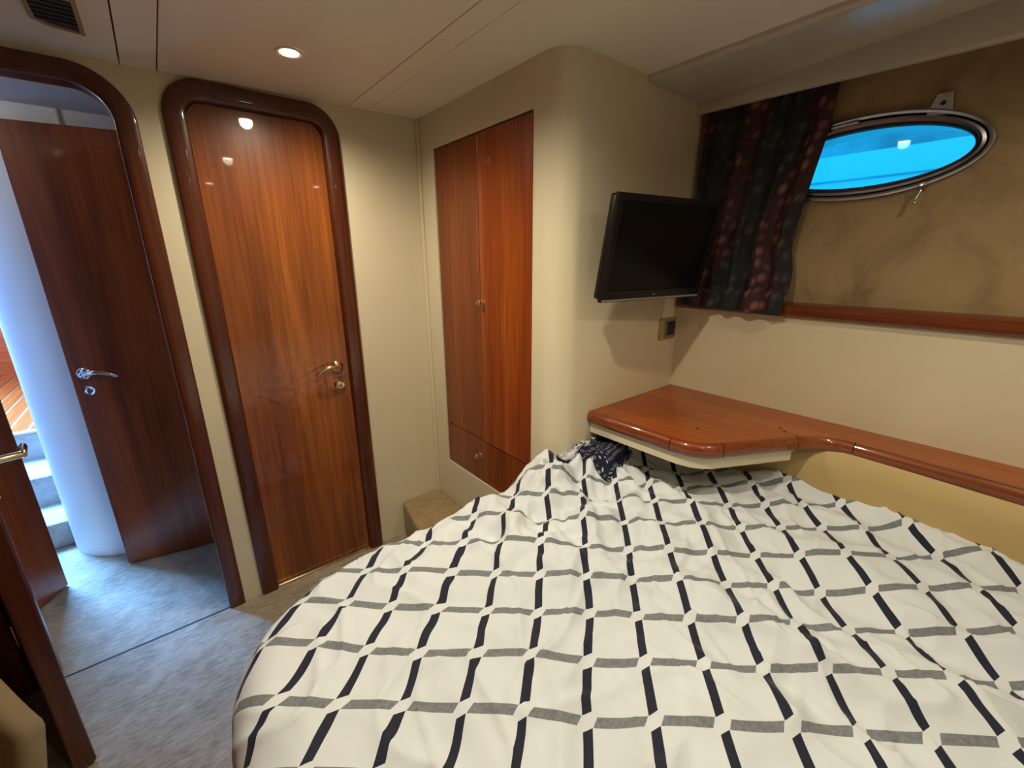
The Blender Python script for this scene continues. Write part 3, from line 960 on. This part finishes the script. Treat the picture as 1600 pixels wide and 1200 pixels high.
# ---------------------------------------------------------------- television
def television():
    BL = Vector((1.070, 0.880, 1.265))
    ax = Vector((0.989, -0.147, 0.0)).normalized()
    up = Vector((0.0, -0.186, 0.983)); up = (up - ax * up.dot(ax)).normalized()
    nrm = ax.cross(up)            # towards the viewer (-y)
    Wt, Ht = 0.472, 0.322
    root = empty('television', BL + ax * Wt / 2)
    tag(root, 'black flat-screen television on a swing arm beside the curtain', 'television')
    rot = Matrix((ax, -nrm, up)).transposed()     # local x, y(into the wall), z
    def put(bm):
        for v in bm.verts: v.co = rot @ Vector((v.co.x - Wt / 2, v.co.y, v.co.z))
        return bm
    obj('housing', put(nbox(0.004, Wt - 0.004, 0.006, 0.040, 0.004, Ht - 0.004, 0.008, 3)), 'black', root, 'auto')
    fb = prism([(0, 0), (Wt, 0), (Wt, Ht), (0, Ht)], -0.004, 0.010, lambda a, b, c: Vector((a, c, b)), [[(0.020, 0.034), (Wt - 0.020, 0.034), (Wt - 0.020, Ht - 0.020), (0.020, Ht - 0.020)]])
    obj('bezel', put(fb), 'black', root)
    obj('screen', put(nbox(0.019, Wt - 0.019, 0.0, 0.006, 0.033, Ht - 0.019)), 'screen', root)
    obj('lower_strip', put(nbox(0.004, Wt - 0.004, -0.007, -0.0035, 0.002, 0.008, 0.001)), 'grey', root)
    obj('indicator', put(nbox(Wt * 0.5 - 0.006, Wt * 0.5 + 0.006, -0.0055, -0.0035, 0.017, 0.020)), 'grey', root)
    bm = bmesh.new()
    c = BL + ax * Wt * 0.55 + up * Ht * 0.5 - nrm * 0.040 - (BL + ax * Wt / 2)
    wl = Vector((1.42, YT, 1.40)) - (BL + ax * Wt / 2)
    tube(bm, [c, (c + wl) / 2 + Vector((0.02, 0, 0)), wl], 0.014, 10)
    box(bm, wl.x - 0.04, wl.x + 0.04, wl.y - 0.012, wl.y, wl.z - 0.06, wl.z + 0.06, 0.003)
    obj('mount_arm', bm, 'black', root, 'auto')
television()

# ---------------------------------------------------------------- wall switch
sw = empty('wall_switch', (1.64, YT, 1.114))
tag(sw, 'gold-framed wall switch with black rocker under the television', 'switch')
b_ = (1.64, YT, 1.114)
pbm = nbox(1.575, 1.695, YT - 0.006, YT - 0.0005, 1.068, 1.160, 0.003)
obj('plate', off(pbm, b_), 'plate', sw, 'auto')
obj('frame', off(prism([(1.612, 1.078), (1.688, 1.078), (1.688, 1.152), (1.612, 1.152)], YT - 0.011, YT - 0.0055, lambda a, b, c: Vector((a, c, b)), [[(1.620, 1.086), (1.680, 1.086), (1.680, 1.144), (1.620, 1.144)]]), b_), 'grey', sw)
obj('rocker', off(nbox(1.621, 1.679, YT - 0.0125, YT - 0.0055, 1.087, 1.143, 0.003), b_), 'rocker', sw, 'auto')
obj('screw', off(lathe(bmesh.new(), [(0, 0.0015), (0.004, 0.001), (0.004, 0)], (1.592, YT - 0.006, 1.114), (0, -1, 0), 10), b_), 'brass', sw)

# ---------------------------------------------------------------- curtain
def curtain():
    nu_, nv_ = 150, 110
    bm = bmesh.new(); uvs = {}; g = []
    for j in range(nv_ + 1):
        t_ = j / nv_                     # 0 top .. 1 bottom
        z = 1.953 - t_ * (1.953 - 1.214)
        # left and right edge (along the hull, decreasing y towards the right)
        yl = 0.945 - 0.010 * t_
        if t_ < 0.62: yr = 0.515 + 0.012 * t_
        else: yr = 0.515 + 0.0075
        # the free edge is drawn back below the porthole
        kx = [(0, 0.528), (0.22, 0.533), (0.42, 0.556), (0.60, 0.575), (0.70, 0.580), (0.80, 0.562), (1.0, 0.560)]
        for (a, va), (b, vb) in zip(kx, kx[1:]):
            if a <= t_ <= b: yr = va + (vb - va) * (t_ - a) / (b - a); break
        row = []
        for i in range(nu_ + 1):
            s = i / nu_
            sk = s + 0.10 * (t_ - 0.5) * math.sin(s * PI)           # folds lean
            am = 0.010 + 0.008 * t_
            fold = math.sin(sk * 2 * PI * 5.2 + 0.5 * noise.noise(Vector((s * 3, t_ * 2, 0)))) 
            fold = fold * abs(fold) ** 0.2 if fold else 0
            x = 1.716 - 0.022 * t_ + am * fold + 0.008 * noise.noise(Vector((s * 6, t_ * 3, 3)))
            # bottom edge hangs in front of the rail
            if t_ > 0.90: x = min(x, XH - 0.030 - 0.005 + am * 0.6 * fold)
            x -= 0.018 * max(0, t_ - 0.7) / 0.3
            y = yl + (yr - yl) * s + 0.004 * math.cos(sk * 2 * PI * 5.2)
            v = bm.verts.new((x, y, z - 0.010 * s * t_)); row.append(v)
            uvs[v] = (s * 12 + t_ * 3.5, t_ * 17)
        g.append(row)
    lay = bm.loops.layers.uv.new('UVMap')
    for j in range(nv_):
        for i in range(nu_):
            f = bm.faces.new((g[j][i], g[j][i + 1], g[j + 1][i + 1], g[j + 1][i]))
            for l in f.loops: l[lay].uv = uvs[l.vert]
    o = obj('curtain', bm, 'curtain', None, True)
    s = o.modifiers.new('thick', 'SOLIDIFY'); s.thickness = 0.002
    tag(o, 'dark navy curtain with burgundy dots half covering the porthole', 'curtain')
curtain()

# ---------------------------------------------------------------- porthole (window_1)
def porthole():
    root = empty('window_1', (XU, PORT_Y, PORT_Z))
    tag(root, 'oval steel-framed porthole with blue daylight beside the curtain', 'window', None, 'structure')
    n = 72
    def ring(prof):       # prof: (extra half axis, dx)
        bm = bmesh.new(); rr = []
        for e, dx in prof:
            rr.append([bm.verts.new((dx, (PA + e) * math.cos(2 * PI * i / n), (PB + e) * math.sin(2 * PI * i / n))) for i in range(n)])
        for k in range(len(rr)):
            a, b = rr[k], rr[(k + 1) % len(rr)]
            for i in range(n):
                j = (i + 1) % n
                bm.faces.new((a[i], a[j], b[j], b[i]))
        return bm
    obj('outer_flange', ring([(0.020, 0.012), (0.030, 0.012), (0.033, -0.006), (0.031, -0.016), (0.026, -0.019), (0.020, -0.016), (0.018, 0.0)]), 'steel', root, 'auto')
    obj('inner_frame', ring([(0.001, 0.020), (0.018, 0.020), (0.018, -0.004), (0.014, -0.012), (0.007, -0.014), (0.001, -0.008)]), 'steel', root, 'auto')
    obj('gasket', ring([(-0.008, 0.014), (0.0008, 0.014), (0.0008, 0.002), (-0.006, 0.003)]), 'rubber', root, 'auto')
    obj('outside_sleeve', ring([(0.002, 0.020), (0.006, 0.020), (0.006, 0.14), (0.002, 0.14)]), 'steel', root, 'auto')
    bm = bmesh.new()
    f0 = [bm.verts.new((0.008, (PA - 0.006) * math.cos(2 * PI * i / n), (PB - 0.006) * math.sin(2 * PI * i / n))) for i in range(n)]
    f1 = [bm.verts.new((0.013, v.co.y, v.co.z)) for v in f0]
    bm.faces.new(f0); bm.faces.new(f1[::-1])
    for i in range(n):
        j = (i + 1) % n; bm.faces.new((f0[i], f0[j], f1[j], f1[i]))
    obj('pane', bm, 'glass', root)
    # hinge lug on the upper edge
    y0 = 0.283 - PORT_Y; z0 = 1.772 - PORT_Z
    bm = prism([(y0 - 0.024, z0 - 0.004), (y0 - 0.016, z0 + 0.052), (y0 + 0.016, z0 + 0.052), (y0 + 0.030, z0 + 0.004)], -0.012, -0.004, lambda a, b, c: Vector((c, a, b)))
    lg = obj('lug', bm, 'steel', root)
    obj('screw', lathe(bmesh.new(), [(0, 0.001), (0.005, 0.001), (0.006, 0)], (-0.012, y0, z0 + 0.028), (-1, 0, 0), 12), 'rubber', lg)
    # second hinge, half behind the curtain
    y1 = 0.500 - PORT_Y; z1 = 1.778 - PORT_Z + 0.012
    bm = bmesh.new()
    tube(bm, [(-0.014, y1 - 0.035, z1 + 0.004), (-0.014, y1 + 0.035, z1)], 0.007, 10)
    obj('hinge', bm, 'steel', root, 'auto')
    # swing latch below
    y2 = 0.280 - PORT_Y; z2 = 1.590 - PORT_Z
    bm = bmesh.new()
    lathe(bm, [(0, -0.002), (0.008, 0), (0.008, 0.030), (0.010, 0.034), (0, 0.036)], (0.0, y2, z2), (-1, 0, 0), 14)
    lt = obj('latch', bm, 'chrome', root, 'auto')
    obj('latch_lever', tube(bmesh.new(), [(-0.026, y2, z2 + 0.004), (-0.034, y2 + 0.003, z2 - 0.014), (-0.036, y2 + 0.007, z2 - 0.036), (-0.034, y2 + 0.009, z2 - 0.046)], [0.006, 0.0045, 0.0045, 0.006], 10), 'chrome', lt, True)
porthole()

# ---------------------------------------------------------------- neighbouring boat outside
M['gel'] = plain('white_gelcoat', (0.80, 0.84, 0.84), 0.4)
M['canvas'] = leatherette('grey_canvas', (0.42, 0.46, 0.5), 0.3, 0.8, 0.3, 30)
nb = empty('neighbour_boat', (4.6, 0.6, 0.44))
tag(nb, 'pale neighbouring boat seen through the porthole glass', 'boat')
bm = prism([(-0.9, 0.0), (0.0, 1.86), (0.25, 1.9), (0.4, 1.9), (0.4, 0.0)], -5, 5, lambda a, b, c: Vector((a + 0.5, c, b)))
obj('boat_hull', bm, 'gel', nb)
for z in (1.62,):
    obj('rub_rail', nbox(0.488 - 0.484 * (1.86 - z), 0.52 - 0.484 * (1.86 - z), -5, 5, z, z + 0.012), 'canvas', nb)
bm = prism([(0.35, 1.9), (0.6, 2.9), (1.8, 3.0), (1.8, 1.9)], -5, 5, lambda a, b, c: Vector((a + 0.5, c, b)))
obj('canopy', bm, 'canvas', nb)

# ---------------------------------------------------------------- ceiling downlights
def downlight(x, y, label, k=1.0):
    root = empty('ceiling_downlight', (x, y, ZC + camb(x)))
    tag(root, label, 'ceiling light', 'recessed ceiling downlights')
    obj('trim_ring', lathe(bmesh.new(), [(0.024, 0.004), (0.026, -0.003), (0.034, -0.0045), (0.037, -0.002), (0.037, 0.0)], (0, 0, 0), (0, 0, 1), 28), 'fascia', root, 'auto')
    obj('lens', lathe(bmesh.new(), [(0, -0.0035), (0.018, -0.003), (0.0255, -0.0005), (0.0255, 0.0)], (0, 0, 0), (0, 0, 1), 28), 'bulb', root, True)
    l = bpy.data.lights.new('downlight_beam', 'SPOT')
    l.energy = LAMP_W * k * 4; l.color = WARM; l.shadow_soft_size = 0.024
    l.spot_size = math.radians(165); l.spot_blend = 0.9
    lo = bpy.data.objects.new('downlight_beam', l); C.objects.link(lo)
    lo.parent = root; lo.location = (0, 0, -0.012)
downlight(0.406, 1.497, 'lit recessed downlight in the ceiling in front of the cherry door', 0.72)
downlight(0.440, 0.615, 'lit recessed downlight in the ceiling above the bed foot', 0.95)
downlight(0.440, -0.45, 'lit recessed downlight in the ceiling above the bed head', 0.30)
downlight(1.150, -0.20, 'lit recessed downlight in the ceiling above the bed side', 0.36)

hl = empty('ceiling_downlight', (-0.62, 2.22, 1.951))
tag(hl, 'small dim downlight in the hall ceiling beyond the doorway', 'ceiling light', 'recessed ceiling downlights')
obj('trim_ring', lathe(bmesh.new(), [(0.018, 0.0), (0.020, -0.004), (0.026, -0.005), (0.029, -0.002), (0.029, 0.0)], (0, 0, 0), (0, 0, 1), 24), 'fascia', hl, 'auto')
obj('lens', lathe(bmesh.new(), [(0, -0.0035), (0.014, -0.003), (0.0195, -0.0008), (0.0195, -0.0002)], (0, 0, 0), (0, 0, 1), 24), 'bulb', hl, True)
l = bpy.data.lights.new('hall_beam', 'POINT'); l.energy = 1.3; l.color = WARM; l.shadow_soft_size = 0.02
lo = bpy.data.objects.new('hall_beam', l); C.objects.link(lo); lo.parent = hl; lo.location = (0, 0, -0.03)
sl = empty('saloon_fill_lamp', (-1.598, 4.55, 1.35))  # unseen lamp, added to brighten the orange saloon wood
tag(sl, 'unseen lamp added to warm the saloon wood beyond the stairs', 'added light')
obj('trim_ring', lathe(bmesh.new(), [(0.030, 0.0), (0.034, 0.012), (0.046, 0.014), (0.050, 0.0)], (0, 0, 0), (1, 0, 0), 24), 'fascia', sl, 'auto')
obj('lens', lathe(bmesh.new(), [(0, 0.016), (0.022, 0.013), (0.031, 0.004), (0.031, 0.0)], (0, 0, 0), (1, 0, 0), 24), 'bulb', sl, True)
l = bpy.data.lights.new('saloon_fill_light', 'POINT'); l.energy = 16; l.color = WARM; l.shadow_soft_size = 0.03
lo = bpy.data.objects.new('saloon_fill_light', l); C.objects.link(lo); lo.parent = sl; lo.location = (0.06, 0, 0)

# ---------------------------------------------------------------- ceiling vent
cvn = empty('ceiling_vent', (-0.075, 1.60, ZC + camb(-0.075)))
tag(cvn, 'small dark ceiling vent with a brown rim above the doorway', 'vent')
obj('frame', prism([(-0.048, -0.11), (0.045, -0.11), (0.045, 0.085), (-0.020, 0.072), (-0.048, 0.045)], -0.006, -0.0005, None, [[(-0.038, -0.10), (0.036, -0.10), (0.036, 0.074), (-0.014, 0.062), (-0.038, 0.038)]]), 'plate', cvn)
obj('backing', prism([(-0.038, -0.10), (0.036, -0.10), (0.036, 0.074), (-0.014, 0.062), (-0.038, 0.038)], -0.002, -0.0008), 'darkhole', cvn)
for k in range(6):
    y = -0.09 + k * 0.024
    obj('slat', nbox(-0.037, 0.035, y, y + 0.010, -0.0052, -0.0022), 'rubber', cvn)

# ---------------------------------------------------------------- draped cloth behind the open door
def drape():
    bm = bmesh.new(); nu_, nv_ = 40, 60; g = []
    edge = [(0.0, -0.475), (0.17, -0.445), (0.33, -0.415), (0.47, -0.455), (0.62, -0.500), (0.82, -0.575), (0.95, -0.648)]
    for i in range(nu_ + 1):
        row = []
        for j in range(nv_ + 1):
            s, t_ = i / nu_, j / nv_
            z = 0.012 + 0.93 * t_
            for (za, xa), (zb, xb) in zip(edge, edge[1:]):
                if za <= z <= zb: xr = xa + (xb - xa) * (z - za) / (zb - za); break
            x = -0.665 + (xr + 0.665) * s
            y = 1.315 + 0.022 * math.sin(s * 11 + 3 * t_) + 0.03 * noise.noise(Vector((s * 4, t_ * 4, 2))) + 0.03 * t_
            row.append(bm.verts.new((x, y, z)))
        g.append(row)
    for i in range(nu_):
        for j in range(nv_):
            bm.faces.new((g[i][j], g[i + 1][j], g[i + 1][j + 1], g[i][j + 1]))
    o = obj('hanging_cloth', bm, 'cloth', None, True)
    hk = bmesh.new()
    tube(hk, [(XL, 1.345, 0.955), (XL + 0.020, 1.345, 0.950), (XL + 0.034, 1.345, 0.958), (XL + 0.036, 1.345, 0.975)], 0.005, 10)
    lathe(hk, [(0, 0.0), (0.014, 0.0), (0.014, 0.003), (0, 0.004)], (XL, 1.345, 0.957), (1, 0, 0), 14)
    tag(obj('wall_hook', hk, 'brass', None, 'auto'), 'small brass hook on the left wall holding the tan cloth', 'hook')
    s = o.modifiers.new('thick', 'SOLIDIFY'); s.thickness = 0.008
    tag(o, 'tan cloth hanging in folds behind the open cabin door', 'cloth')
drape()
